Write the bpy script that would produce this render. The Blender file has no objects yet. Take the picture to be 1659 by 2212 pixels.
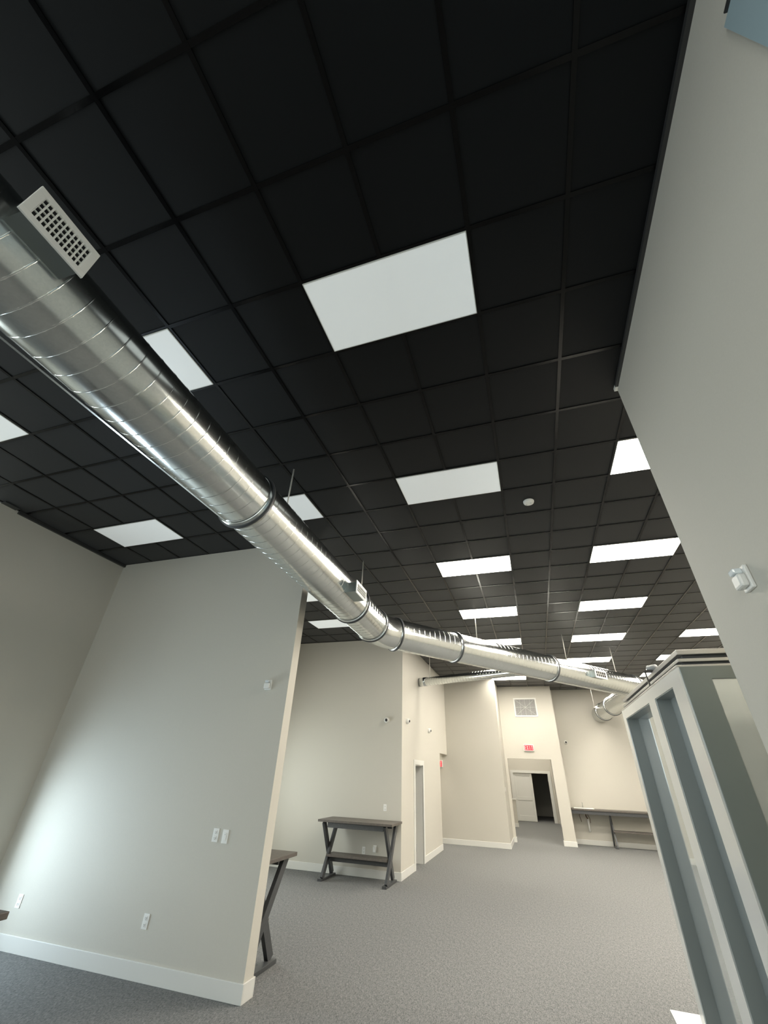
import bpy, bmesh, math
from mathutils import Vector, Matrix
PI = math.pi
scene = bpy.context.scene
col = scene.collection

# ---------------------------------------------------------------- camera
cam_d = bpy.data.cameras.new('camera')
cam = bpy.data.objects.new('camera', cam_d)
col.objects.link(cam)
scene.camera = cam
cam.location = (1.16616, -1.30651, 1.855)
cam.rotation_euler = (2.14173134, -0.0328167, 0.3109112)
cam_d.sensor_fit = 'HORIZONTAL'
cam_d.sensor_width = 36.0
cam_d.lens = 36.0 * 873.475 / 1659.0
cam_d.clip_start = 0.02

# ---------------------------------------------------------------- view, world
vs = scene.view_settings
vs.view_transform = 'Standard'
vs.look = 'None'
vs.exposure = 0.0
vs.gamma = 1.0
vs.use_curve_mapping = False
scene.cycles.max_bounces = 10
scene.cycles.diffuse_bounces = 6
scene.cycles.glossy_bounces = 5
scene.cycles.transparent_max_bounces = 12
scene.cycles.use_denoising = True
scene.cycles.caustics_reflective = False
scene.cycles.caustics_refractive = False
scene.cycles.sample_clamp_indirect = 6.0
w = bpy.data.worlds.new('sky')
scene.world = w
w.use_nodes = True
w.node_tree.nodes['Background'].inputs[0].default_value = (0.62, 0.80, 1.0, 1)
w.node_tree.nodes['Background'].inputs[1].default_value = 1.1

LAMP = 43.0          # ceiling panels that are switched on
LAMP_COL = (1.0, 0.93, 0.81)
DAY = (0.72, 0.88, 1.0)

def daylight(name, loc, rot, sx, sy, power, colour=DAY):
    d = bpy.data.lights.new(name, 'AREA')
    d.shape = 'RECTANGLE'
    d.size, d.size_y = sx, sy
    d.energy = power
    d.color = colour
    o = bpy.data.objects.new(name, d)
    col.objects.link(o)
    o.location = loc
    o.rotation_euler = rot
    return o
# daylight outside unseen, inferred windows; rear one raised to light the upper walls
daylight('daylight_rear', (-1.2, -6.3, 3.1), (-PI/2 + PI, 0, 0), 6.2, 2.6, 175, (0.92, 1.0, 0.94))
daylight('daylight_left', (-9.35, -2.2, 1.8), (0, -PI/2, 0), 2.6, 5.6, 230, (0.92, 1.0, 0.94))
daylight('daylight_front_bay', (-5.74, 2.68, 0.92), (0, -PI/2, 0), 1.15, 0.9, 100)
daylight('daylight_back_bay', (-5.74, 6.4, 1.5), (0, -PI/2, 0), 1.6, 3.8, 180, (0.90, 0.95, 0.90))

# ---------------------------------------------------------------- materials
def new_mat(name):
    m = bpy.data.materials.new(name)
    m.use_nodes = True
    nt = m.node_tree
    return m, nt, nt.nodes['Principled BSDF']

def mat(name, c, rough=0.6, metal=0.0, spec=0.5, noise=0.0, scale=40.0, bump=0.0, coat=0.0):
    m, nt, p = new_mat(name)
    p.inputs['Base Color'].default_value = (*c, 1)
    p.inputs['Roughness'].default_value = rough
    p.inputs['Metallic'].default_value = metal
    p.inputs['Specular IOR Level'].default_value = spec
    p.inputs['Coat Weight'].default_value = coat
    if noise or bump:
        tc = nt.nodes.new('ShaderNodeTexCoord')
        n = nt.nodes.new('ShaderNodeTexNoise')
        n.inputs['Scale'].default_value = scale
        n.inputs['Detail'].default_value = 4
        nt.links.new(tc.outputs['Object'], n.inputs['Vector'])
        if noise:
            r = nt.nodes.new('ShaderNodeValToRGB')
            r.color_ramp.elements[0].position = 0.3
            r.color_ramp.elements[1].position = 0.7
            r.color_ramp.elements[0].color = (*[x * (1 - noise) for x in c], 1)
            r.color_ramp.elements[1].color = (*[min(1, x * (1 + noise)) for x in c], 1)
            nt.links.new(n.outputs['Fac'], r.inputs['Fac'])
            nt.links.new(r.outputs['Color'], p.inputs['Base Color'])
        if bump:
            b = nt.nodes.new('ShaderNodeBump')
            b.inputs['Strength'].default_value = bump
            b.inputs['Distance'].default_value = 0.002
            nt.links.new(n.outputs['Fac'], b.inputs['Height'])
            nt.links.new(b.outputs['Normal'], p.inputs['Normal'])
    return m

def emit(name, c, strength, base=(0.9, 0.9, 0.9), rough=0.35):
    m, nt, p = new_mat(name)
    p.inputs['Base Color'].default_value = (*base, 1)
    p.inputs['Roughness'].default_value = rough
    p.inputs['Emission Color'].default_value = (*c, 1)
    p.inputs['Emission Strength'].default_value = strength
    return m

WALL = mat('wall_paint', (0.56, 0.54, 0.48), 0.75, noise=0.015, scale=120, bump=0.12)
WHITE = mat('white_trim_paint', (0.70, 0.70, 0.665), 0.4)
PLASTIC = mat('white_plastic', (0.80, 0.80, 0.77), 0.35)
DARKPL = mat('black_plastic', (0.012, 0.012, 0.014), 0.3)
GREYPL = mat('grey_plastic', (0.30, 0.31, 0.31), 0.45)
TILE = mat('black_ceiling_tile', (0.0022, 0.0032, 0.0040), 0.55, noise=0.06, scale=300, spec=0.2)
TILE.node_tree.nodes['Principled BSDF'].inputs['Sheen Weight'].default_value = 0.30
TILE.node_tree.nodes['Principled BSDF'].inputs['Sheen Roughness'].default_value = 0.35
TBAR = mat('black_grid_metal', (0.0012, 0.0012, 0.0014), 0.25, spec=0.22)
TRIMBLK = mat('dark_wall_angle', (0.035, 0.035, 0.035), 0.4)
WOODTOP = mat('dark_stained_wood', (0.105, 0.092, 0.080), 0.42, noise=0.18, scale=18)
FRAMEPAINT = mat('charcoal_painted_wood', (0.060, 0.063, 0.066), 0.38, noise=0.10, scale=30)
ALU = mat('clear_anodised_aluminium', (0.74, 0.76, 0.75), 0.16, metal=0.4)
ALURAIL = mat('brushed_rail', (0.40, 0.40, 0.385), 0.3, metal=0.6)
REVEAL = mat('grey_reveal_shade', (0.27, 0.295, 0.285), 0.3)
ENDSHADE = mat('end_metal_dark_reflection', (0.155, 0.18, 0.168), 0.3)  # same frame metal, its dark reflection put into the colour
STEEL = mat('plain_steel', (0.62, 0.62, 0.60), 0.35, metal=1.0)
RODSTEEL = mat('zinc_rod', (0.62, 0.61, 0.57), 0.5, metal=0.3)
BOXMETAL = mat('dull_sheet_metal', (0.30, 0.335, 0.33), 0.28, metal=1.0)
DARKSTEEL = mat('dark_gasket', (0.05, 0.055, 0.06), 0.5)
FILTER = mat('grey_filter', (0.27, 0.27, 0.265), 0.8, noise=0.2, scale=60)
BLUEPANE = mat('pale_blue_pane', (0.32, 0.42, 0.46), 0.4)
PAPER = mat('white_paper', (0.82, 0.84, 0.85), 0.6)
COPPER = mat('brown_pipe', (0.10, 0.045, 0.02), 0.4)
RED = emit('pink_lit_letters', (1.0, 0.30, 0.28), 0.9, (0.6, 0.2, 0.2))
SIGNFACE = emit('red_lit_sign_face', (0.9, 0.03, 0.07), 0.55, (0.6, 0.02, 0.03))
LIT = emit('lit_light_panel', LAMP_COL, LAMP)
DIM = emit('off_panel_daylight_glow', (0.86, 0.92, 0.92), 0.30, (0.86, 0.88, 0.87))  # switched off; faint emission stands in for daylight on the diffuser

def make_pane():
    m, nt, p = new_mat('dark_reflective_glass')
    p.inputs['Base Color'].default_value = (0.58, 0.62, 0.62, 1)
    p.inputs['Roughness'].default_value = 0.04
    p.inputs['Metallic'].default_value = 0.65
    return m
PANE = make_pane()

def make_clear():
    m = bpy.data.materials.new('clear_glass')
    m.use_nodes = True
    nt = m.node_tree
    nt.nodes.clear()
    o = nt.nodes.new('ShaderNodeOutputMaterial')
    mx = nt.nodes.new('ShaderNodeMixShader')
    t = nt.nodes.new('ShaderNodeBsdfTransparent')
    g = nt.nodes.new('ShaderNodeBsdfGlossy')
    g.inputs['Roughness'].default_value = 0.02
    mx.inputs[0].default_value = 0.06
    nt.links.new(t.outputs[0], mx.inputs[1])
    nt.links.new(g.outputs[0], mx.inputs[2])
    nt.links.new(mx.outputs[0], o.inputs[0])
    return m
CLEAR = make_clear()

def make_galv():
    m, nt, p = new_mat('galvanised_sheet')
    p.inputs['Metallic'].default_value = 1.0
    tc = nt.nodes.new('ShaderNodeTexCoord')
    mp = nt.nodes.new('ShaderNodeMapping')
    mp.inputs['Scale'].default_value = (6, 1.2, 6)
    n = nt.nodes.new('ShaderNodeTexNoise')
    n.inputs['Scale'].default_value = 2.2
    n.inputs['Detail'].default_value = 5
    n2 = nt.nodes.new('ShaderNodeTexVoronoi')
    n2.inputs['Scale'].default_value = 90
    r = nt.nodes.new('ShaderNodeMapRange')
    r.inputs['To Min'].default_value = 0.15
    r.inputs['To Max'].default_value = 0.25
    c = nt.nodes.new('ShaderNodeMix')
    c.data_type = 'RGBA'
    c.inputs[6].default_value = (0.68, 0.71, 0.70, 1)
    c.inputs[7].default_value = (0.76, 0.785, 0.775, 1)
    nt.links.new(tc.outputs['Object'], mp.inputs['Vector'])
    nt.links.new(mp.outputs['Vector'], n.inputs['Vector'])
    nt.links.new(tc.outputs['Object'], n2.inputs['Vector'])
    nt.links.new(n.outputs['Fac'], r.inputs['Value'])
    nt.links.new(r.outputs['Result'], p.inputs['Roughness'])
    nt.links.new(n2.outputs['Color'], c.inputs[0])
    nt.links.new(c.outputs[2], p.inputs['Base Color'])
    return m
GALV = make_galv()

def make_carpet():
    m, nt, p = new_mat('grey_loop_carpet')
    p.inputs['Roughness'].default_value = 0.95
    p.inputs['Specular IOR Level'].default_value = 0.15
    tc = nt.nodes.new('ShaderNodeTexCoord')
    mp = nt.nodes.new('ShaderNodeMapping')
    mp.inputs['Rotation'].default_value = (0, 0, 0.5)
    mp.inputs['Scale'].default_value = (1.0, 0.38, 1)
    n = nt.nodes.new('ShaderNodeTexNoise')
    n.inputs['Scale'].default_value = 100
    n.inputs['Detail'].default_value = 3
    n.inputs['Roughness'].default_value = 0.65
    n2 = nt.nodes.new('ShaderNodeTexNoise')
    n2.inputs['Scale'].default_value = 38
    n2.inputs['Detail'].default_value = 3
    a = nt.nodes.new('ShaderNodeMath')
    a.operation = 'MULTIPLY_ADD'
    a.inputs[1].default_value = 0.35
    r = nt.nodes.new('ShaderNodeValToRGB')
    r.color_ramp.elements[0].position = 0.45
    r.color_ramp.elements[0].color = (0.088, 0.093, 0.096, 1)
    r.color_ramp.elements[1].position = 0.88
    r.color_ramp.elements[1].color = (0.265, 0.268, 0.262, 1)
    b = nt.nodes.new('ShaderNodeBump')
    b.inputs['Strength'].default_value = 0.5
    b.inputs['Distance'].default_value = 0.004
    nt.links.new(tc.outputs['Object'], mp.inputs['Vector'])
    nt.links.new(mp.outputs['Vector'], n.inputs['Vector'])
    nt.links.new(mp.outputs['Vector'], n2.inputs['Vector'])
    nt.links.new(n2.outputs['Fac'], a.inputs[0])
    nt.links.new(n.outputs['Fac'], a.inputs[2])
    nt.links.new(a.outputs[0], r.inputs['Fac'])
    nt.links.new(r.outputs['Color'], p.inputs['Base Color'])
    nt.links.new(n.outputs['Fac'], b.inputs['Height'])
    nt.links.new(b.outputs['Normal'], p.inputs['Normal'])
    return m
CARPET = make_carpet()

# ---------------------------------------------------------------- helpers
def bx(bm, x0, x1, y0, y1, z0, z1, mtx=None):
    vs_ = [bm.verts.new((x, y, z)) for x in (x0, x1) for y in (y0, y1) for z in (z0, z1)]
    for f in ((0, 1, 3, 2), (4, 6, 7, 5), (0, 4, 5, 1), (2, 3, 7, 6), (0, 2, 6, 4), (1, 5, 7, 3)):
        bm.faces.new([vs_[i] for i in f])
    if mtx is not None:
        for v in vs_:
            v.co = mtx @ v.co
    return vs_

def beam(bm, a, b, wx, wt, up=(1, 0, 0)):
    """rectangular bar from a to b, wt thick along up, wx wide across it"""
    a, b = Vector(a), Vector(b)
    d = (b - a).normalized()
    u = Vector(up)
    u = (u - d * u.dot(d)).normalized()
    s = d.cross(u)
    vs_ = []
    for p in (a, b):
        for i, j in ((-1, -1), (1, -1), (1, 1), (-1, 1)):
            vs_.append(bm.verts.new(p + s * (i * wx / 2) + u * (j * wt / 2)))
    for f in ((0, 1, 2, 3), (7, 6, 5, 4), (0, 4, 5, 1), (1, 5, 6, 2), (2, 6, 7, 3), (3, 7, 4, 0)):
        bm.faces.new([vs_[i] for i in f])

def frame_of(d):
    d = d.normalized()
    u = Vector((0, 0, 1)) if abs(d.z) < 0.9 else Vector((1, 0, 0))
    s = d.cross(u).normalized()
    return s, s.cross(d).normalized()

def sweep(bm, pts, r, seg=12, cap=True, radii=None):
    """tube along a polyline with mitred joints"""
    pts = [Vector(p) for p in pts]
    rings = []
    prev = None
    for i, p in enumerate(pts):
        d0 = (pts[i] - pts[i-1]).normalized() if i else (pts[1] - pts[0]).normalized()
        d1 = (pts[i+1] - pts[i]).normalized() if i < len(pts) - 1 else d0
        t = (d0 + d1).normalized()
        if prev is None:
            s, u = frame_of(t)
        else:
            s = (prev - t * prev.dot(t)).normalized()
            u = s.cross(t).normalized()
        prev = s
        k = 1.0 / max(0.3, t.dot(d1))
        nrm = (d1 - d0)
        rr = radii[i] if radii else r
        ring = []
        for j in range(seg):
            a = 2 * PI * j / seg
            v = s * math.cos(a) * rr + u * math.sin(a) * rr
            if nrm.length > 1e-5:
                n = nrm.normalized()
                v += n * v.dot(n) * (k - 1)
            ring.append(bm.verts.new(p + v))
        rings.append(ring)
    for a, b in zip(rings, rings[1:]):
        for j in range(seg):
            f = bm.faces.new((a[j], a[(j+1) % seg], b[(j+1) % seg], b[j]))
            f.smooth = True
    if cap:
        bm.faces.new(rings[0][::-1])
        bm.faces.new(rings[-1])

def lathe(bm, prof, seg=32, mtx=None):
    """profile of (radius, height) around local z"""
    rings = []
    for r, h in prof:
        if r < 1e-6:
            rings.append([bm.verts.new((0, 0, h))])
        else:
            rings.append([bm.verts.new((r * math.cos(2*PI*j/seg), r * math.sin(2*PI*j/seg), h)) for j in range(seg)])
    for a, b in zip(rings, rings[1:]):
        for j in range(seg):
            k = (j + 1) % seg
            if len(a) == 1 and len(b) == 1:
                continue
            if len(a) == 1:
                f = bm.faces.new((a[0], b[k], b[j]))
            elif len(b) == 1:
                f = bm.faces.new((a[j], a[k], b[0]))
            else:
                f = bm.faces.new((a[j], a[k], b[k], b[j]))
            f.smooth = True
    if mtx is not None:
        for ring in rings:
            for v in ring:
                v.co = mtx @ v.co

def obj(name, bm, m, parent=None, bevel=0.0, smooth_angle=None):
    bmesh.ops.recalc_face_normals(bm, faces=bm.faces)
    me = bpy.data.meshes.new(name)
    bm.to_mesh(me)
    bm.free()
    for mm in (m if isinstance(m, (list, tuple)) else [m]):
        me.materials.append(mm)
    o = bpy.data.objects.new(name, me)
    col.objects.link(o)
    if parent is not None:
        o.parent = parent
    if bevel:
        b = o.modifiers.new('bevel', 'BEVEL')
        b.width = bevel
        b.segments = 2
        b.limit_method = 'ANGLE'
    return o

def boxes(name, lst, m, parent=None, bevel=0.0):
    bm = bmesh.new()
    for b in lst:
        bx(bm, *b)
    return obj(name, bm, m, parent, bevel)

def struct(name, lst, m, bevel=0.0):
    o = boxes(name, lst, m, None, bevel)
    o['kind'] = 'structure'
    return o

def tag(o, label, cat, group=None):
    o['label'] = label
    o['category'] = cat
    if group:
        o['group'] = group
    return o

def thing(name, label, cat, loc=(0, 0, 0), rotz=0.0, group=None):
    o = bpy.data.objects.new(name, None)
    col.objects.link(o)
    o.empty_display_size = 0.1
    o.location = loc
    o.rotation_euler = (0, 0, rotz)
    return tag(o, label, cat, group)

def copy_thing(o, parent=None):
    c = o.copy()
    col.objects.link(c)
    if parent is not None:
        c.parent = parent
    for ch in list(o.children):
        copy_thing(ch, c)
    return c

H = 4.866
G = 0.6096

# ================================================================ SETTING
struct('floor', [(-9.3, 7.5, -6.3, 29.4, -0.12, 0.0)], CARPET)
ceil = struct('ceiling', [(-9.3, 7.5, -6.3, 29.4, H + 0.008, H + 0.12)], TILE)
bm = bmesh.new()
y = -9
for i in range(-14, 12):
    x = i * G
    bx(bm, x - 0.014, x + 0.014, -5.9, 24.9, H, H + 0.010)
for j in range(-9, 41):
    yy = j * G
    bx(bm, -8.9, 7.1, yy - 0.014, yy + 0.014, H + 0.001, H + 0.010)
grid = obj('ceiling_grid', bm, TBAR, ceil)

# left partition that ends in a narrow bright edge
struct('wall_partition', [(-5.5, -1.75, 3.63, 3.80, 0, H)], WALL)
# left outer wall with two windows (out of view), it stops at y=1.5
def wall_x_with_holes(name, x0, x1, y0, y1, holes):
    lst = []
    cur = y0
    for (a, b, z0, z1) in sorted(holes):
        lst.append((x0, x1, cur, a, 0, H))
        if z0 > 0:
            lst.append((x0, x1, a, b, 0, z0))
        if z1 < H:
            lst.append((x0, x1, a, b, z1, H))
        cur = b
    if y1 > cur + 1e-6:
        lst.append((x0, x1, cur, y1, 0, H))
    return struct(name, lst, WALL)
def wall_y_with_holes(name, y0, y1, x0, x1, holes):
    lst = []
    cur = x0
    for (a, b, z0, z1) in sorted(holes):
        if a > cur:
            lst.append((cur, a, y0, y1, 0, H))
        if z0 > 0:
            lst.append((a, b, y0, y1, 0, z0))
        if z1 < H:
            lst.append((a, b, y0, y1, z1, H))
        cur = b
    if x1 > cur:
        lst.append((cur, x1, y0, y1, 0, H))
    return struct(name, lst, WALL)

wall_x_with_holes('wall_left', -5.7, -5.5, 1.5, 9.2, [(2.2, 3.15, 0.3, 1.5), (4.5, 8.3, 0.75, 2.35)])
struct('wall_left_return', [(-9.0, -5.7, 1.5, 1.7, 0, H)], WALL)
wall_x_with_holes('wall_far_left', -9.2, -9.0, -6.0, 1.5, [(-5.0, 0.6, 0.5, 3.1)])
wall_y_with_holes('wall_rear', -6.2, -6.0, -9.2, 2.33, [(-4.4, 2.0, 1.6, 4.5)])
struct('wall_right', [(2.33, 2.55, -6.2, 1.68, 0, H), (2.55, 7.2, 1.5, 1.68, 0, H)], WALL)
struct('wall_far_right', [(7.2, 7.4, 1.5, 17.8, 0, H)], WALL)
struct('wall_bay', [(-5.7, -1.99, 9.2, 9.4, 0, H)], WALL)
wall_x_with_holes('wall_side', -1.99, -1.79, 9.2, 15.0, [(10.42, 11.27, 0.0, 2.03), (13.7, 15.0, 0.0, 2.42)])
struct('wall_corridor', [(-5.2, -1.99, 13.5, 13.7, 0, H), (-5.4, -5.2, 9.4, 16.9, 0, H)], WALL)
struct('wall_middle', [(-5.2, 0.05, 15.0, 15.2, 0, H), (-0.15, 0.05, 15.2, 16.7, 0, H)], WALL)
wall_y_with_holes('wall_exit', 16.7, 16.86, -0.15, 2.03, [(0.14, 1.65, 0, 2.42)])
struct('wall_back_right', [(2.03, 7.4, 17.6, 17.8, 0, H), (1.83, 2.03, 16.86, 25.2, 0, H)], WALL)
wall_y_with_holes('wall_hall_end', 25.0, 25.2, -2.0, 1.83, [(-0.15, 1.60, 0, 2.04)])
struct('wall_hall_left', [(-2.2, -2.0, 16.86, 25.2, 0, H), (-2.0, -0.15, 16.70, 16.86, 0, H)], WALL)
struct('wall_dark_room', [(-2.2, -2.0, 25.2, 29.2, 0, H), (3.0, 3.2, 25.0, 29.2, 0, H), (-2.2, 3.2, 29.2, 29.4, 0, H), (1.83, 3.0, 25.0, 25.2, 0, H)], WALL)
struct('trim_half_wall', [(-2.0, 0.0, 21.9, 22.05, 0, 0.98)], WALL)
struct('trim_half_wall_cap', [(-2.0, 0.04, 21.86, 22.09, 0.98, 1.03)], WHITE)

# wall angle along ceiling on the near right wall, with its pale end piece
struct('trim_ceiling_angle', [(2.305, 2.33, -6.0, 1.64, H - 0.03, H)], TRIMBLK)
struct('trim_ceiling_angle_end', [(2.305, 2.345, 1.64, 1.69, H - 0.032, H)], WHITE)
struct('trim_left_angle', [(-5.5, -5.46, 1.74, 3.63, H - 0.045, H)], TRIMBLK)
struct('trim_left_angle_front', [(-5.5, -5.40, 1.50, 1.70, H - 0.012, H)], TRIMBLK)

# baseboards
def base(name, lst):
    out = []
    for (x0, x1, y0, y1) in lst:
        out.append((x0, x1, y0, y1, 0.0, 0.137))
    return struct('baseboard_' + name, out, WHITE, 0.004)
t = 0.016
base('partition', [(-5.5, -1.75 + t, 3.63 - t, 3.63), (-1.75, -1.75 + t, 3.63, 3.80), (-5.5, -1.75 + t, 3.80, 3.80 + t)])
base('bay', [(-5.5, -1.79 + t, 9.2 - t, 9.2), (-5.5, -5.5 + t, 3.82, 9.18)])
base('side', [(-1.79, -1.79 + t, 9.2, 10.30), (-1.79, -1.79 + t, 11.39, 13.70)])
base('middle', [(-5.2, 0.05 + t, 15.0 - t, 15.0), (0.05, 0.05 + t, 15.0, 16.7 - t)])
base('exit', [(0.05 + t, 0.14 + t, 16.7 - t, 16.7), (0.14, 0.14 + t, 16.7, 16.87), (1.65 - t, 2.03 + t, 16.7 - t, 16.7),
              (1.65 - t, 1.65, 16.7, 16.87), (2.03, 2.03 + t, 16.7, 17.58)])
base('back_right', [(2.05, 7.2, 17.6 - t, 17.6)])
base('hall', [(1.83 - t, 1.83, 16.9, 24.98), (-2.0, 0.0 + t, 21.9 - t, 21.9), (0.0, t, 21.9, 22.05)])
base('left', [(-5.5, -5.5 + t, 1.5, 3.60)])
base('right', [(2.33 - t, 2.33, -6.0, 1.68 + t), (2.33, 2.9, 1.68, 1.68 + t)])

# windows
def window(n, axis, c, a0, a1, z0, z1, nm):
    bm = bmesh.new()
    fw = 0.05
    def b(p0, p1, q0, q1, d=0.03):
        if axis == 'x':
            bx(bm, c - d, c + d, p0, p1, q0, q1)
        else:
            bx(bm, p0, p1, c - d, c + d, q0, q1)
    b(a0, a1, z0, z0 + fw); b(a0, a1, z1 - fw, z1)
    for k in range(nm + 1):
        p = a0 + (a1 - a0 - fw) * k / nm
        b(p, p + fw, z0 + fw, z1 - fw)
    o = obj('window_%d' % n, bm, WHITE)
    o['kind'] = 'structure'
    bm = bmesh.new()
    if axis == 'x':
        bx(bm, c - 0.003, c + 0.003, a0 + fw, a1 - fw, z0 + fw, z1 - fw)
    else:
        bx(bm, a0 + fw, a1 - fw, c - 0.003, c + 0.003, z0 + fw, z1 - fw)
    obj('window_pane', bm, CLEAR, o)
window(1, 'x', -5.6, 2.2, 3.15, 0.3, 1.5, 2)
window(2, 'x', -5.6, 4.5, 8.3, 0.75, 2.35, 3)
window(3, 'x', -9.1, -5.0, 0.6, 0.5, 3.1, 4)
window(4, 'y', -6.1, -4.4, 2.0, 1.6, 4.5, 4)
# high pale blue window on the near right wall, only its corner is in view
o = struct('window_5', [(2.315, 2.345, -3.2, -0.60, 2.6, 4.47)], BLUEPANE)
boxes('window_edge', [(2.305, 2.33, -3.2, -0.64, 4.47, 4.482)], TRIMBLK, o)

# ================================================================ DOORS
# door in the pale side wall, standing open inwards
d = struct('door_1', [(-1.80, -1.772, 10.30, 10.42, 0, 2.14), (-1.80, -1.772, 11.27, 11.39, 0, 2.14), (-1.80, -1.772, 10.42, 11.27, 2.03, 2.14),
                      (-1.99, -1.80, 10.42, 10.44, 0, 2.03), (-1.99, -1.80, 11.25, 11.27, 0, 2.03), (-1.99, -1.80, 10.44, 11.25, 2.01, 2.03)], WHITE)
boxes('door_leaf', [(-2.83, -2.00, 11.20, 11.24, 0.01, 2.0)], WHITE, d, 0.004)
for z in (0.30, 1.05, 1.80):
    boxes('hinge', [(-2.03, -1.965, 11.185, 11.252, z - 0.07, z + 0.07)], GREYPL, d)
# far hall door, one leaf closed, dark opening beside it
d = struct('door_2', [(-0.27, -0.15, 24.97, 25.0, 0, 2.16), (1.60, 1.72, 24.97, 25.0, 0, 2.16), (-0.15, 1.60, 24.97, 25.0, 2.04, 2.16),
                      (-0.15, -0.13, 25.0, 25.2, 0, 2.04), (1.58, 1.60, 25.0, 25.2, 0, 2.04)], WHITE)
leaf = boxes('door_leaf', [(-0.13, 0.79, 25.05, 25.09, 0.01, 2.03)], WHITE, d)
boxes('door_stile', [(-0.13, -0.03, 25.035, 25.05, 0.01, 2.03), (0.68, 0.79, 25.035, 25.05, 0.01, 2.03), (-0.03, 0.68, 25.035, 25.05, 0.01, 0.24),
                     (-0.03, 0.68, 25.035, 25.05, 0.86, 1.02), (-0.03, 0.68, 25.035, 25.05, 1.91, 2.03)], WHITE, leaf, 0.006)
for z in (0.3, 1.05, 1.75):
    boxes('hinge', [(1.57, 1.58, 25.02, 25.10, z - 0.05, z + 0.05)], STEEL, d)

# ================================================================ CEILING LIGHTS
def panel_light(lit):
    r = thing('ceiling_light', '', 'ceiling light', (0, 0, H))
    fw = 0.012
    L, W = 2 * G - 0.012, G - 0.012
    fr = [(0.006, L, 0.006, fw, -0.007, 0.0), (0.006, L, W - 0.006, W, -0.007, 0.0), (0.006, fw, 0.006, W, -0.007, 0.0), (L - 0.006, L, 0.006, W, -0.007, 0.0)]
    boxes('frame', fr, WHITE, r)
    boxes('diffuser', [(fw, L - 0.006, fw, W - 0.006, -0.005, 0.002)], LIT if lit else DIM, r)
    return r
proto = {True: panel_light(True), False: panel_light(False)}
used = {True: False, False: False}
def put_light(i, j, lit, label, group=None):
    r = proto[lit] if not used[lit] else copy_thing(proto[lit])
    used[lit] = True
    r.location = (i * G, j * G, H)
    r['label'] = label
    r['group'] = group or ('glowing ceiling panels' if lit else 'switched off ceiling panels')
    return r
put_light(0, 0, False, 'large off-white unlit ceiling panel, nearest and biggest, right of the round duct')
put_light(0, 4, False, 'off-white unlit ceiling panel just left of the smoke detector')
put_light(-4, 0, False, 'unlit ceiling panel half hidden behind the near end of the duct, above its middle')
put_light(-4, 4, False, 'unlit ceiling panel crossed by a thin hanger rod behind the duct')
put_light(-8, 0, False, 'unlit ceiling panel cut off by the left edge of the photo')
put_light(-8, 4, False, 'unlit ceiling panel nearest the top left corner of the grey partition wall')
put_light(-6, 12, False, 'unlit ceiling panel above the beige bay wall, below the duct')
put_light(-6, 9, False, 'unlit ceiling panel peeping out at the top of the partition wall edge')
put_light(4, 4, True, 'glowing ceiling panel cut off by the right wall, nearest lit one')
put_light(0, 8, True, 'glowing ceiling panel below the smoke detector, first lit one in the middle row')
put_light(4, 8, True, 'widest glowing ceiling panel, its right end touching the right wall')
put_light(0, 12, True, 'glowing ceiling panel with a hanger rod in front, second lit one in the middle row')
put_light(4, 12, True, 'glowing ceiling panel second in the right row, between the widest one and the duct')
put_light(0, 16, True, 'glowing ceiling panel partly covered by the top of the diagonal duct, middle row')
put_light(4, 16, True, 'glowing ceiling panel third in the right row, fully visible above the diagonal duct')
put_light(4, 20, True, 'glowing ceiling panel touching the top of the diagonal duct near its side register')
put_light(0, 24, True, 'glowing ceiling panel below the diagonal duct, over the square return vent')
put_light(8, 16, True, 'glowing ceiling panel far right, above the metal rails of the glass enclosure')
put_light(8, 20, True, 'small glowing ceiling panel beside the upper rail of the glass enclosure')
put_light(0, 20, True, 'glowing ceiling panel hidden above the diagonal duct')
for (i, j) in ((8, 4), (8, 8), (8, 12), (8, 24), (4, 24), (0, 28), (0, 33), (0, 38), (-6, 23), (0, -8), (-4, -8)):  # unseen panels put in for light; two behind the camera brighten the near walls
    put_light(i, j, True, 'unseen glowing ceiling panel, put in for its light', 'glowing ceiling panels out of sight')

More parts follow.
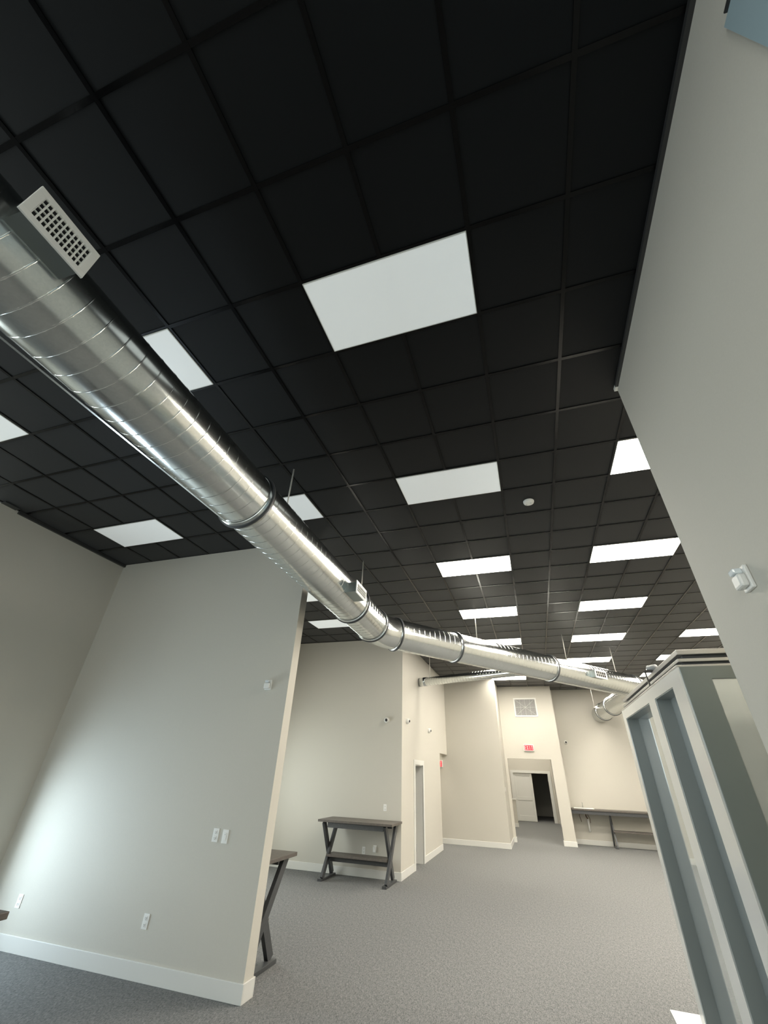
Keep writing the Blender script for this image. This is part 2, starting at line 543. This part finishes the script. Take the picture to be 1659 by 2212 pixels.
# ================================================================ DUCTS
b_ = -0.02474
def A1(y): return Vector((-1.14 + b_ * (y - 3), y, 3.9624))
th = math.radians(50.5)
D2 = Vector((math.cos(th), math.sin(th), 0))
N2 = Vector((math.sin(th), -math.cos(th), 0))
def A2(s): return Vector((0.046, 7, 3.9624)) + D2 * s
def A3(y): return Vector((4.80 - 0.063 * y, y, 3.9624))
R0 = 0.272
def spiral_tube(name, p0, p1, r, parent, pitch=0.125, seg=56):
    bm = bmesh.new()
    p0, p1 = Vector(p0), Vector(p1)
    L = (p1 - p0).length
    d = (p1 - p0).normalized()
    s, u = frame_of(d)
    n = max(2, int(L / 0.25))
    rings = []
    for i in range(n + 1):
        c = p0 + d * (L * i / n)
        rings.append([bm.verts.new(c + s * math.cos(2*PI*j/seg) * r + u * math.sin(2*PI*j/seg) * r) for j in range(seg)])
    for a, b in zip(rings, rings[1:]):
        for j in range(seg):
            f = bm.faces.new((a[j], a[(j+1) % seg], b[(j+1) % seg], b[j]))
            f.smooth = True
    # helical lock seam: low rounded ridge
    step = 32
    N = int(L / pitch * step)
    prof = ((-0.006, -0.0008), (-0.0022, 0.0024), (0.0022, 0.0024), (0.006, -0.0008))
    prev = None
    for i in range(N + 1):
        a = 2 * PI * i / step
        c = L * i / N
        ring = []
        for (dx, dr) in prof:
            q = min(max(c + dx, 0), L)
            rr = r + dr
            ring.append(bm.verts.new(p0 + d * q + s * math.cos(a) * rr + u * math.sin(a) * rr))
        if prev:
            for k in range(3):
                f = bm.faces.new((prev[k], prev[k+1], ring[k+1], ring[k]))
                f.smooth = True
        prev = ring
    return obj(name, bm, GALV, parent)

def flange(c, d, r, parent, wide=0.045):
    d = Vector(d).normalized()
    m = Matrix.Translation(Vector(c)) @ d.to_track_quat('Z', 'Y').to_matrix().to_4x4()
    bm = bmesh.new()
    lathe(bm, [(r, -wide), (r + 0.012, -wide), (r + 0.014, -0.012), (r + 0.020, -0.010), (r + 0.020, -0.002)], 56, m)
    lathe(bm, [(r + 0.020, 0.002), (r + 0.020, 0.010), (r + 0.014, 0.012), (r + 0.012, wide), (r, wide)], 56, m)
    o = obj('flange_ring', bm, GALV, parent)
    bm = bmesh.new()
    lathe(bm, [(r + 0.01, -0.016), (r + 0.027, -0.014), (r + 0.027, 0.014), (r + 0.01, 0.016)], 56, m)
    obj('gasket', bm, DARKSTEEL, o)
    return o

def elbow(p, d0, d1, r, back, parent, n=4):
    """segmented elbow around corner p, leaving from p-d0*back to p+d1*back"""
    d0, d1 = Vector(d0).normalized(), Vector(d1).normalized()
    bm = bmesh.new()
    ang = d0.angle(d1)
    R_ = back / math.tan(ang / 2)
    nrm = (d1 - d0).normalized()
    cosv = (back * back + R_ * R_) ** 0.5
    c = p + nrm * cosv
    a0 = (p - d0 * back) - c
    pts = []
    for i in range(n + 1):
        a = ang * i / n
        # rotate a0 toward end
        ax = d0.cross(d1).normalized()
        pts.append(c + Matrix.Rotation(a, 3, ax) @ a0)
    sweep(bm, [p - d0 * (back + 0.02)] + pts + [p + d1 * (back + 0.02)], r, 56, False)
    return obj('elbow', bm, GALV, parent)

duct = thing('round_duct', 'large silver spiral air duct hung under the black ceiling, running diagonally through the room', 'air duct', (0, 0, 0))
# corner between the first and second run
ti = (A1(0).x - 0.046) 
# solve intersection numerically
yy = 5.5
for _ in range(30):
    s_ = (A1(yy).x - 0.046) / D2.x
    yy = 7 + D2.y * s_
P12 = A1(yy)
D1 = (A1(1) - A1(0)).normalized()
yy = 12.0
for _ in range(60):
    s_ = (A3(yy).x - 0.046) / D2.x
    yy = 0.5 * yy + 0.5 * (7 + D2.y * s_)
P23 = A3(yy)
D3 = (A3(1) - A3(0)).normalized()
BK = 0.36
spiral_tube('duct_section', A1(-5.9), A1(1.27), R0, duct)
spiral_tube('duct_section', A1(1.27), A1(4.10), R0, duct)
spiral_tube('duct_section', A1(4.10), P12 - D1 * BK, R0 - 0.004, duct)
elbow(P12, D1, D2, R0, BK, duct)
sA = (P12 + D2 * BK - A2(0)).dot(D2)
sB = (P23 - D2 * BK - A2(0)).dot(D2)
spiral_tube('duct_section', A2(sA), A2(-0.20), R0, duct, 0.12)
spiral_tube('duct_section', A2(-0.20), A2(2.62), R0, duct, 0.12)
spiral_tube('duct_section', A2(2.62), A2(sB), R0, duct, 0.12)
elbow(P23, D2, D3, R0, BK, duct)
yE = P23.y + BK
spiral_tube('duct_section', A3(yE), A3(15.2), R0, duct, 0.12)
spiral_tube('duct_section', A3(15.2), A3(17.6), R0, duct, 0.12)
flange(A1(1.27), D1, R0, duct)
flange(A1(4.10), D1, R0, duct, 0.03)
flange(P12 - D1 * BK, D1, R0, duct, 0.03)
flange(A2(sA), D2, R0, duct, 0.03)
flange(A2(-0.20), D2, R0, duct, 0.03)
flange(A2(2.62), D2, R0, duct, 0.03)
flange(A2(sB), D2, R0, duct, 0.03)
flange(A3(15.2), D3, R0, duct, 0.03)
flange(A3(16.7), D3, R0, duct, 0.03)
# damper quadrant on the far branch
bm = bmesh.new()
bx(bm, 3.40, 3.47, 15.97, 16.07, 3.97, 4.06)
sweep(bm, [(3.45, 16.02, 4.0), (3.58, 16.02, 4.0)], 0.02, 12)
obj('damper_box', bm, PLASTIC, duct, 0.01)
# longitudinal light seam under the second straight section
boxes('draw_strip', [(-1.205, -1.190, -5.9, 1.2, 3.700, 3.7015)], GALV, duct)

# side registers on boxes
def register(origin, dirv, nrm, s0, s1, z0, z1, depth0, depth1, nx, nz):
    dirv, nrm = Vector(dirv).normalized(), Vector(nrm).normalized()
    M = Matrix(((dirv.x, nrm.x, 0, origin[0]), (dirv.y, nrm.y, 0, origin[1]), (0, 0, 1, 0), (0, 0, 0, 1)))
    bm = bmesh.new()
    bx(bm, s0 + 0.02, s1 - 0.02, depth0, depth1 - 0.012, z0 + 0.02, z1 - 0.02, M)
    # saddle flange where the box meets the pipe
    bx(bm, s0 - 0.03, s1 + 0.03, depth0 + 0.02, depth0 + 0.035, z0 - 0.0, z1 + 0.0, M)
    box = obj('register_box', bm, BOXMETAL, duct)
    bm = bmesh.new()
    fw = 0.036
    bx(bm, s0, s1, depth1 - 0.012, depth1, z0, z0 + fw, M)
    bx(bm, s0, s1, depth1 - 0.012, depth1, z1 - fw, z1, M)
    bx(bm, s0, s0 + fw, depth1 - 0.012, depth1, z0 + fw, z1 - fw, M)
    bx(bm, s1 - fw, s1, depth1 - 0.012, depth1, z0 + fw, z1 - fw, M)
    fr = obj('register_frame', bm, PLASTIC, box, 0.002)
    bm = bmesh.new()
    for k in range(nx + 1):
        p = s0 + fw + (s1 - s0 - 2 * fw) * k / nx
        bx(bm, p - 0.0035, p + 0.0035, depth1 - 0.010, depth1 - 0.002, z0 + fw, z1 - fw, M)
    for k in range(nz + 1):
        p = z0 + fw + (z1 - z0 - 2 * fw) * k / nz
        bx(bm, s0 + fw, s1 - fw, depth1 - 0.011, depth1 - 0.005, p - 0.0035, p + 0.0035, M)
    obj('louvre', bm, PLASTIC, fr)
    bm = bmesh.new()
    bx(bm, s0 + fw, s1 - fw, depth1 - 0.0125, depth1 - 0.0115, z0 + fw, z1 - fw, M)
    obj('dark_core', bm, DARKPL, fr)
o1 = A1(0)
register((o1.x, 0), (-b_ * -1, 1, 0), (1, -b_, 0), -1.10, -0.785, 3.865, 4.085, 0.16, 0.40, 11, 4)
register((o1.x, 0), (b_, 1, 0), (1, -b_, 0), 3.26, 3.66, 3.79, 3.96, 0.16, 0.40, 9, 3)
a2 = A2(0)
register((a2.x, a2.y), D2, N2, 3.76, 4.21, 3.855, 4.045, 0.16, 0.40, 5, 2)

# small branch pipe from the side wall to the main duct
spiral_tube('branch_pipe', (-1.785, 10.99, 4.075), (1.62, 9.22, 4.0), 0.108, duct, 0.09, 32)
m_ = Matrix.Translation((-1.79, 10.99, 4.075)) @ Vector((1, -0.52, 0)).to_track_quat('Z', 'Y').to_matrix().to_4x4()
bm = bmesh.new()
lathe(bm, [(0.108, 0.0), (0.118, 0.0), (0.118, 0.30), (0.108, 0.30)], 32, m_)
obj('collar', bm, GALV, duct)

# hanger rods
def rod(x, y, zb, label):
    bm = bmesh.new()
    sweep(bm, [(0, 0, zb - H), (0, 0, 0)], 0.0085, 8)
    bx(bm, -0.02, 0.02, -0.02, 0.02, zb - H - 0.005, zb - H + 0.02)
    o = obj('hanger_rod', bm, RODSTEEL)
    o.location = (x, y, H)
    tag(o, label, 'hanger rod', 'steel rods holding the ducts')
zt = 3.9624 + R0
rod(-1.117, 1.95, zt, 'thin steel rod from ceiling to duct, in front of an unlit panel')
rod(-1.178, 4.51, zt, 'thin steel rod from ceiling to duct, beside the second side register')
q = A2(0.45); rod(q.x, q.y, zt, 'thin steel rod in front of the second glowing middle row panel')
q = A2(3.35); rod(q.x, q.y, zt, 'thin steel rod meeting the diagonal duct left of the last right row panel')
q = A2(5.35); rod(q.x, q.y, zt, 'thin steel rod meeting the diagonal duct right of the last right row panel')
rod(-1.42, 10.80, 4.19, 'thin steel rod above the wall end of the thin branch duct')
q = A3(15.9); rod(3.36, 15.9, 4.0, 'thin steel rod beside the far duct run that enters the beige wall')

# ================================================================ SMALL WALL FITTINGS
sm = thing('smoke_detector', 'round white smoke detector on the black ceiling', 'smoke detector', (1.53, 3.37, H))
bm = bmesh.new(); lathe(bm, [(0.0, -0.034), (0.045, -0.034), (0.062, -0.026), (0.068, -0.008), (0.068, 0.0)], 32)
obj('housing', bm, PLASTIC, sm)
for (px, py) in ((0.022, -0.012), (-0.03, 0.02)):
    boxes('sensor_slot', [(px - 0.009, px + 0.009, py - 0.004, py + 0.004, -0.036, -0.033)], GREYPL, sm)

def outlet(loc, face, label, kind='duplex'):
    """face: direction the plate looks at, '-y' or '+x'"""
    rz = 0 if face == '-y' else PI / 2
    cat = {'duplex': 'wall outlet', 'switch': 'light switch', 'blank': 'wall outlet'}[kind]
    name = 'wall_outlet' if kind != 'switch' else 'light_switch'
    r = thing(name, label, cat, loc, rz)
    boxes('plate', [(-0.038, 0.038, -0.007, 0.0, -0.062, 0.062)], PLASTIC, r, 0.003)
    if kind == 'duplex':
        for z in (-0.026, 0.026):
            rc = boxes('receptacle', [(-0.017, 0.017, -0.010, -0.006, z - 0.018, z + 0.018)], PLASTIC, r, 0.002)
            boxes('slot', [(-0.009, -0.006, -0.0108, -0.0098, z - 0.006, z + 0.008), (0.006, 0.009, -0.0108, -0.0098, z - 0.006, z + 0.008),
                           (-0.003, 0.003, -0.0108, -0.0098, z - 0.014, z - 0.009)], DARKPL, rc)
    else:
        rc = boxes('rocker', [(-0.017, 0.017, -0.011, -0.006, -0.034, 0.034)], PLASTIC, r, 0.002)
        boxes('indicator', [(-0.004, 0.004, -0.0118, -0.0108, 0.014, 0.020)], GREYPL, rc)
    return r
outlet((-2.383, 3.63, 1.195), '-y', 'left of the two white outlets side by side on the grey partition wall')
outlet((-2.255, 3.63, 1.190), '-y', 'right one of the paired white plates on the partition wall, with a flat rocker', 'switch')
outlet((-3.04, 3.63, 0.430), '-y', 'white outlet low on the partition wall, alone above the baseboard')
outlet((-4.94, 3.63, 0.415), '-y', 'white outlet low at the far left end of the partition wall')
outlet((-2.160, 9.2, 1.190), '-y', 'pale outlet on the bay wall above the right end of the standing table')
outlet((-2.612, 9.2, 0.430), '-y', 'small outlet low on the bay wall behind the standing table')
r = outlet((-2.364, 9.2, 0.47), '-y', 'low white plate with a plugged adapter behind the standing table', 'blank')
boxes('adapter', [(-0.03, 0.03, -0.05, -0.01, -0.05, 0.04)], PLASTIC, r, 0.006)
outlet((0.05, 15.25, 1.50), '+x', 'light switch on the corner by the hall opening', 'switch')

def strobe(loc, face, label):
    r = thing('wall_strobe', label, 'alarm strobe', loc, {'-y': 0, '-x': -PI / 2}[face])
    boxes('backplate', [(-0.048, 0.048, -0.02, 0.0, -0.062, 0.062)], PLASTIC, r, 0.006)
    boxes('body', [(-0.042, 0.042, -0.058, -0.02, -0.050, 0.020)], PLASTIC, r, 0.012)
    boxes('lens', [(-0.028, 0.028, -0.064, -0.02, 0.022, 0.052)], mat('frosted_lens', (0.75, 0.80, 0.82), 0.15), r, 0.008)
strobe((-2.035, 3.63, 2.760), '-y', 'small white alarm strobe high on the grey partition wall near its bright edge')
strobe((2.33, 1.10, 2.752), '-x', 'small white alarm strobe on the near right wall casting a dark shadow')

def dome_camera(loc, nrm, label, tilt=0.0):
    r = thing('dome_camera', label, 'security camera', loc, 0, 'white dome security cameras on the walls')
    n = Vector(nrm)
    M = n.to_track_quat('Z', 'Y').to_matrix().to_4x4()
    bm = bmesh.new()
    lathe(bm, [(0.062, 0.0), (0.064, 0.03), (0.058, 0.055), (0.045, 0.072), (0.030, 0.080), (0.0, 0.080)], 28, M)
    obj('housing', bm, PLASTIC, r)
    k = (n + Vector((0.25, -0.35, -0.10))).normalized()
    M2 = Matrix.Translation(n * 0.045) @ k.to_track_quat('Z', 'Y').to_matrix().to_4x4()
    bm = bmesh.new()
    lathe(bm, [(0.034, 0.0), (0.034, 0.030), (0.026, 0.046), (0.014, 0.054), (0.0, 0.056)], 24, M2)
    obj('lens_dome', bm, DARKPL, r)
    bm = bmesh.new()
dome_camera((-2.169, 9.2, 2.91), (0, -1, 0), 'white dome camera on the beige bay wall above the standing table')
dome_camera((-1.79, 9.607, 2.935), (1, 0, 0), 'white dome camera on the pale side wall, close to its near corner')
dome_camera((-1.79, 12.085, 2.925), (1, 0, 0), 'white dome camera on the side wall, above and beyond the open door')
dome_camera((2.306, 17.6, 3.02), (0, -1, 0), 'small dome camera on the back wall over the sink counter')

# square return vent
v = thing('return_vent', 'square white framed return vent with grey filter above the exit sign', 'air vent', (1.03, 16.7, 4.12))
hw, hh, fw = 0.42, 0.33, 0.05
boxes('frame', [(-hw, hw, -0.02, 0, hh - fw, hh), (-hw, hw, -0.02, 0, -hh, -hh + fw), (-hw, -hw + fw, -0.02, 0, -hh + fw, hh - fw), (hw - fw, hw, -0.02, 0, -hh + fw, hh - fw)], WHITE, v, 0.004)
boxes('filter', [(-hw + fw, hw - fw, -0.006, -0.001, -hh + fw, hh - fw)], FILTER, v)
bm = bmesh.new()
for k in (-1, 0, 1):
    bx(bm, k * 0.18 - 0.002, k * 0.18 + 0.002, -0.012, -0.006, -hh + fw, hh - fw)
bx(bm, -hw + fw, hw - fw, -0.012, -0.006, -0.002, 0.002)
for k in (-1, 1):
    beam(bm, (-0.36, -0.011, -0.27 * k), (0.36, -0.011, 0.27 * k), 0.004, 0.005, (0, 1, 0))
obj('wire_grille', bm, WHITE, v)

# exit sign
LET = {'E': ['111', '100', '110', '100', '111'], 'X': ['101', '101', '010', '101', '101'], 'I': ['111', '010', '010', '010', '111'], 'T': ['111', '010', '010', '010', '010']}
def exit_sign(loc, label):
    e = thing('exit_sign', label, 'exit sign', loc)
    boxes('housing', [(-0.175, 0.175, -0.055, 0, -0.105, 0.105)], PLASTIC, e, 0.006)
    boxes('sign_face', [(-0.155, 0.155, -0.058, -0.054, -0.085, 0.085)], SIGNFACE, e)
    cell = 0.0205
    xw = 3 * cell
    x0 = -(4 * xw + 3 * 0.015) / 2
    for k, ch in enumerate('EXIT'):
        bm = bmesh.new()
        X = x0 + k * (xw + 0.015)
        if ch == 'X':
            beam(bm, (X + 0.008, -0.060, -0.066), (X + xw - 0.008, -0.060, 0.066), 0.019, 0.004, (0, 1, 0))
            beam(bm, (X + 0.008, -0.0602, 0.066), (X + xw - 0.008, -0.0602, -0.066), 0.019, 0.004, (0, 1, 0))
        elif ch == 'I':
            bx(bm, X + xw / 2 - 0.010, X + xw / 2 + 0.010, -0.062, -0.057, -0.068, 0.068)
        elif ch == 'T':
            bx(bm, X, X + xw, -0.062, -0.057, 0.048, 0.068)
            bx(bm, X + xw / 2 - 0.010, X + xw / 2 + 0.010, -0.062, -0.057, -0.068, 0.048)
        else:
            bx(bm, X, X + 0.020, -0.062, -0.057, -0.068, 0.068)
            for z in (0.048, -0.010, -0.068):
                bx(bm, X + 0.020, X + xw, -0.062, -0.057, z, z + 0.020)
        obj('letter', bm, RED, e)
exit_sign((0.945, 16.7, 2.768), 'small lit red EXIT sign over the hall opening')
exit_sign((-2.12, 15.0, 2.15), 'red sign just visible inside the side corridor opening')

# ================================================================ TABLES
def standing_table(loc, rotz, label, L=1.62, D=0.76, Ht=0.975, group='tall trestle tables with crossed legs'):
    r = thing('standing_table', label, 'table', loc, rotz, group)
    boxes('tabletop', [(-L/2, L/2, -D/2, D/2, Ht - 0.04, Ht)], WOODTOP, r, 0.004)
    boxes('apron', [(-L/2 + 0.20, L/2 - 0.20, -D/2 + 0.06, -D/2 + 0.10, Ht - 0.13, Ht - 0.04), (-L/2 + 0.20, L/2 - 0.20, D/2 - 0.10, D/2 - 0.06, Ht - 0.13, Ht - 0.04)], FRAMEPAINT, r, 0.003)
    hd = D / 2 - 0.06
    for sx in (-1, 1):
        x = sx * (L / 2 - 0.14)
        boxes('skid', [(x - 0.045, x + 0.045, -hd - 0.03, hd + 0.03, 0, 0.04)], FRAMEPAINT, r, 0.003)
        for k, sy in enumerate((-1, 1)):
            bm = bmesh.new()
            off = 0.0255 * (1 if k else -1)
            beam(bm, (x + off, -sy * (hd - 0.02), 0.04), (x + off, sy * (hd - 0.02), Ht - 0.04), 0.105, 0.05, (1, 0, 0))
            obj('leg', bm, FRAMEPAINT, r, 0.003)
    boxes('shelf', [(-L/2 + 0.16, L/2 - 0.16, -0.17, 0.17, 0.36, 0.40)], WOODTOP, r, 0.003)
    boxes('stretcher', [(-L/2 + 0.18, L/2 - 0.18, -0.02, 0.02, 0.27, 0.36)], FRAMEPAINT, r, 0.003)
    return r
standing_table((-2.56, 8.76, 0), 0, 'dark tall table with crossed legs against the beige bay wall')
standing_table((-2.66, 4.25, 0), 0, 'dark tall table half hidden behind the bright edge of the partition wall')
standing_table((-3.19, 1.14, 0), 0, 'dark table of which only a top corner shows at the left edge')

# sink counter along the back right wall
c = thing('sink_counter', 'long dark counter with crossed leg and faucet along the back right wall', 'counter', (2.05, 17.6, 0))
boxes('countertop', [(0, 3.6, -0.62, 0, 0.965, 1.01)], WOODTOP, c, 0.004)
boxes('fascia', [(0.0, 3.6, -0.60, -0.57, 0.87, 0.965)], FRAMEPAINT, c)
for x in (1.20, 3.3):
    for k, sy in enumerate((-1, 1)):
        bm = bmesh.new()
        off = 0.0225 * (1 if k else -1)
        beam(bm, (x + off, -0.31 - sy * 0.22, 0.03), (x + off, -0.31 + sy * 0.22, 0.96), 0.08, 0.044, (1, 0, 0))
        obj('leg', bm, FRAMEPAINT, c, 0.003)
    boxes('skid', [(x - 0.045, x + 0.045, -0.58, -0.04, 0, 0.04)], FRAMEPAINT, c, 0.003)
boxes('shelf', [(1.2, 3.3, -0.47, -0.14, 0.42, 0.46)], WOODTOP, c, 0.003)
boxes('basin', [(0.10, 0.75, -0.45, -0.08, 1.005, 1.03)], PLASTIC, c, 0.01)
bm = bmesh.new()
sweep(bm, [(0.42, -0.10, 1.01), (0.42, -0.10, 1.13), (0.42, -0.13, 1.17), (0.42, -0.20, 1.17), (0.42, -0.23, 1.13)], 0.011, 10)
obj('faucet', bm, STEEL, c)
bm = bmesh.new()
sweep(bm, [(0.50, -0.20, 0.72), (0.50, -0.18, 0.36)], 0.026, 12)
obj('drain_pipe', bm, PLASTIC, c)
bm = bmesh.new()
sweep(bm, [(0.46, -0.20, 0.96), (0.46, -0.20, 0.80), (0.50, -0.20, 0.72)], 0.018, 10)
sweep(bm, [(0.30, -0.10, 0.90), (0.26, -0.06, 0.80), (0.30, -0.04, 0.62)], 0.008, 8)
sweep(bm, [(0.52, -0.12, 0.85), (0.58, -0.08, 0.72), (0.58, -0.04, 0.60)], 0.008, 8)
obj('supply_pipe', bm, COPPER, c)

# ================================================================ GLASS ENCLOSURE
e = thing('glass_enclosure', 'tall silver framed glass enclosure with stepped metal header beside the right wall', 'glass partition', (2.2, 2.18, 0))
# local frame: x to the right (depth), y away along the room
Y2 = 2.405
zt0, zt1 = 2.455, 2.545
dp = 0.12
def ebox(name, lst, m, parent=None, bevel=0.0):
    return boxes(name, lst, m, parent or e, bevel)
ebox('stile', [(0, dp, 0.0, 0.24, 0, zt0)], ALU)
ebox('stile', [(0, dp, 0.82, 1.05, 0, zt0)], ALU)
ebox('stile', [(0, dp, 2.25, Y2, 0, zt0)], ALU)
ebox('top_rail', [(0, dp, 0.0, Y2, zt0, zt1)], ALU)
ebox('bottom_rail', [(0, dp, 0.24, 0.82, 0, 0.10), (0, dp, 1.05, 2.25, 0, 0.10)], ALU)
# grey linings of the deep openings, recess shade put into their colour
rv = 0.006
ebox('reveal', [(0.008, dp, 0.82 - rv, 0.82, 0.10, zt0), (0.008, dp, 0.24, 0.24 + rv, 0.10, zt0), (0.008, dp, 0.24, 0.82, zt0 - rv, zt0)], REVEAL)
ebox('reveal', [(0.008, dp, 2.25 - rv, 2.25, 0.10, zt0), (0.008, dp, 1.05, 1.05 + rv, 0.10, zt0), (0.008, dp, 1.05, 2.25, zt0 - rv, zt0)], REVEAL)
ebox('glass_pane', [(dp - 0.004, dp + 0.004, 0.24, 0.82, 0.10, zt0)], PANE)
ebox('glass_pane', [(dp - 0.004, dp + 0.004, 1.05, 2.25, 0.10, zt0)], PANE)
# face towards the viewer
ebox('end_stile', [(0.012, 0.18, -0.012, 0.05, 0, zt1)], ENDSHADE)
ebox('end_stile', [(1.00, 1.10, -0.012, 0.05, 0, zt1)], ENDSHADE)
ebox('end_rail', [(0.18, 1.00, -0.012, 0.05, zt0 + 0.01, zt1)], ENDSHADE)
ebox('end_rail', [(0.18, 1.00, -0.012, 0.05, 0, 0.12)], ENDSHADE)
ebox('end_pane', [(0.18, 1.00, 0.01, 0.018, 0.12, zt0 + 0.01)], PANE)
ebox('side_panel', [(1.06, 1.10, 0.05, Y2, 0, zt1), (0.14, 1.06, Y2 - 0.04, Y2, 0, zt1)], REVEAL)
# stepped header rails on top
zz = zt1
for k, (h, off, mm) in enumerate(((0.016, 0.0, ALURAIL), (0.026, 0.06, DARKSTEEL), (0.022, 0.03, ALURAIL), (0.030, 0.08, DARKSTEEL), (0.034, 0.04, ALURAIL))):
    ebox('header_rail', [(off, 1.10, off, Y2 - off * 0.3, zz, zz + h)], mm, None, 0.003)
    zz += h

# clamp lamp on the header
sp = thing('clamp_lamp', 'small silver clamp lamp with black arm on the metal header of the glass enclosure', 'lamp', (2.20, 2.98, 2.58))
bm = bmesh.new()
M = Matrix.Translation((0.05, 0.02, 0.125)) @ Vector((-0.5, 0.75, -0.1)).to_track_quat('Z', 'Y').to_matrix().to_4x4()
lathe(bm, [(0.0, -0.05), (0.02, -0.047), (0.025, -0.02), (0.032, 0.03), (0.028, 0.03)], 20, M)
obj('lamp_head', bm, GREYPL, sp)
bm = bmesh.new()
M = Matrix.Translation((0.028, 0.052, 0.121))
bmesh.ops.create_icosphere(bm, subdivisions=2, radius=0.018, matrix=M)
obj('lamp_bulb', bm, emit('small_bulb_glow', (1, 0.95, 0.85), 2.0), sp)
bm = bmesh.new()
beam(bm, (-0.012, 0.02, 0.105), (-0.012, -0.01, -0.02), 0.018, 0.010, (1, 0, 0))
bx(bm, -0.017, 0.05, 0.00, 0.03, 0.095, 0.108)
obj('clamp_arm', bm, DARKPL, sp)

# white sheet on the carpet beside the enclosure
bm = bmesh.new()
bx(bm, 0, 0.46, -0.55, 0, 0, 0.012)
o = obj('paper_stack', bm, PAPER, None, 0.003)
o.location = (2.055, 5.17, 0.0)
o.rotation_euler = (0, 0, -0.03)
tag(o, 'white paper lying on the grey carpet beside the glass enclosure', 'paper')
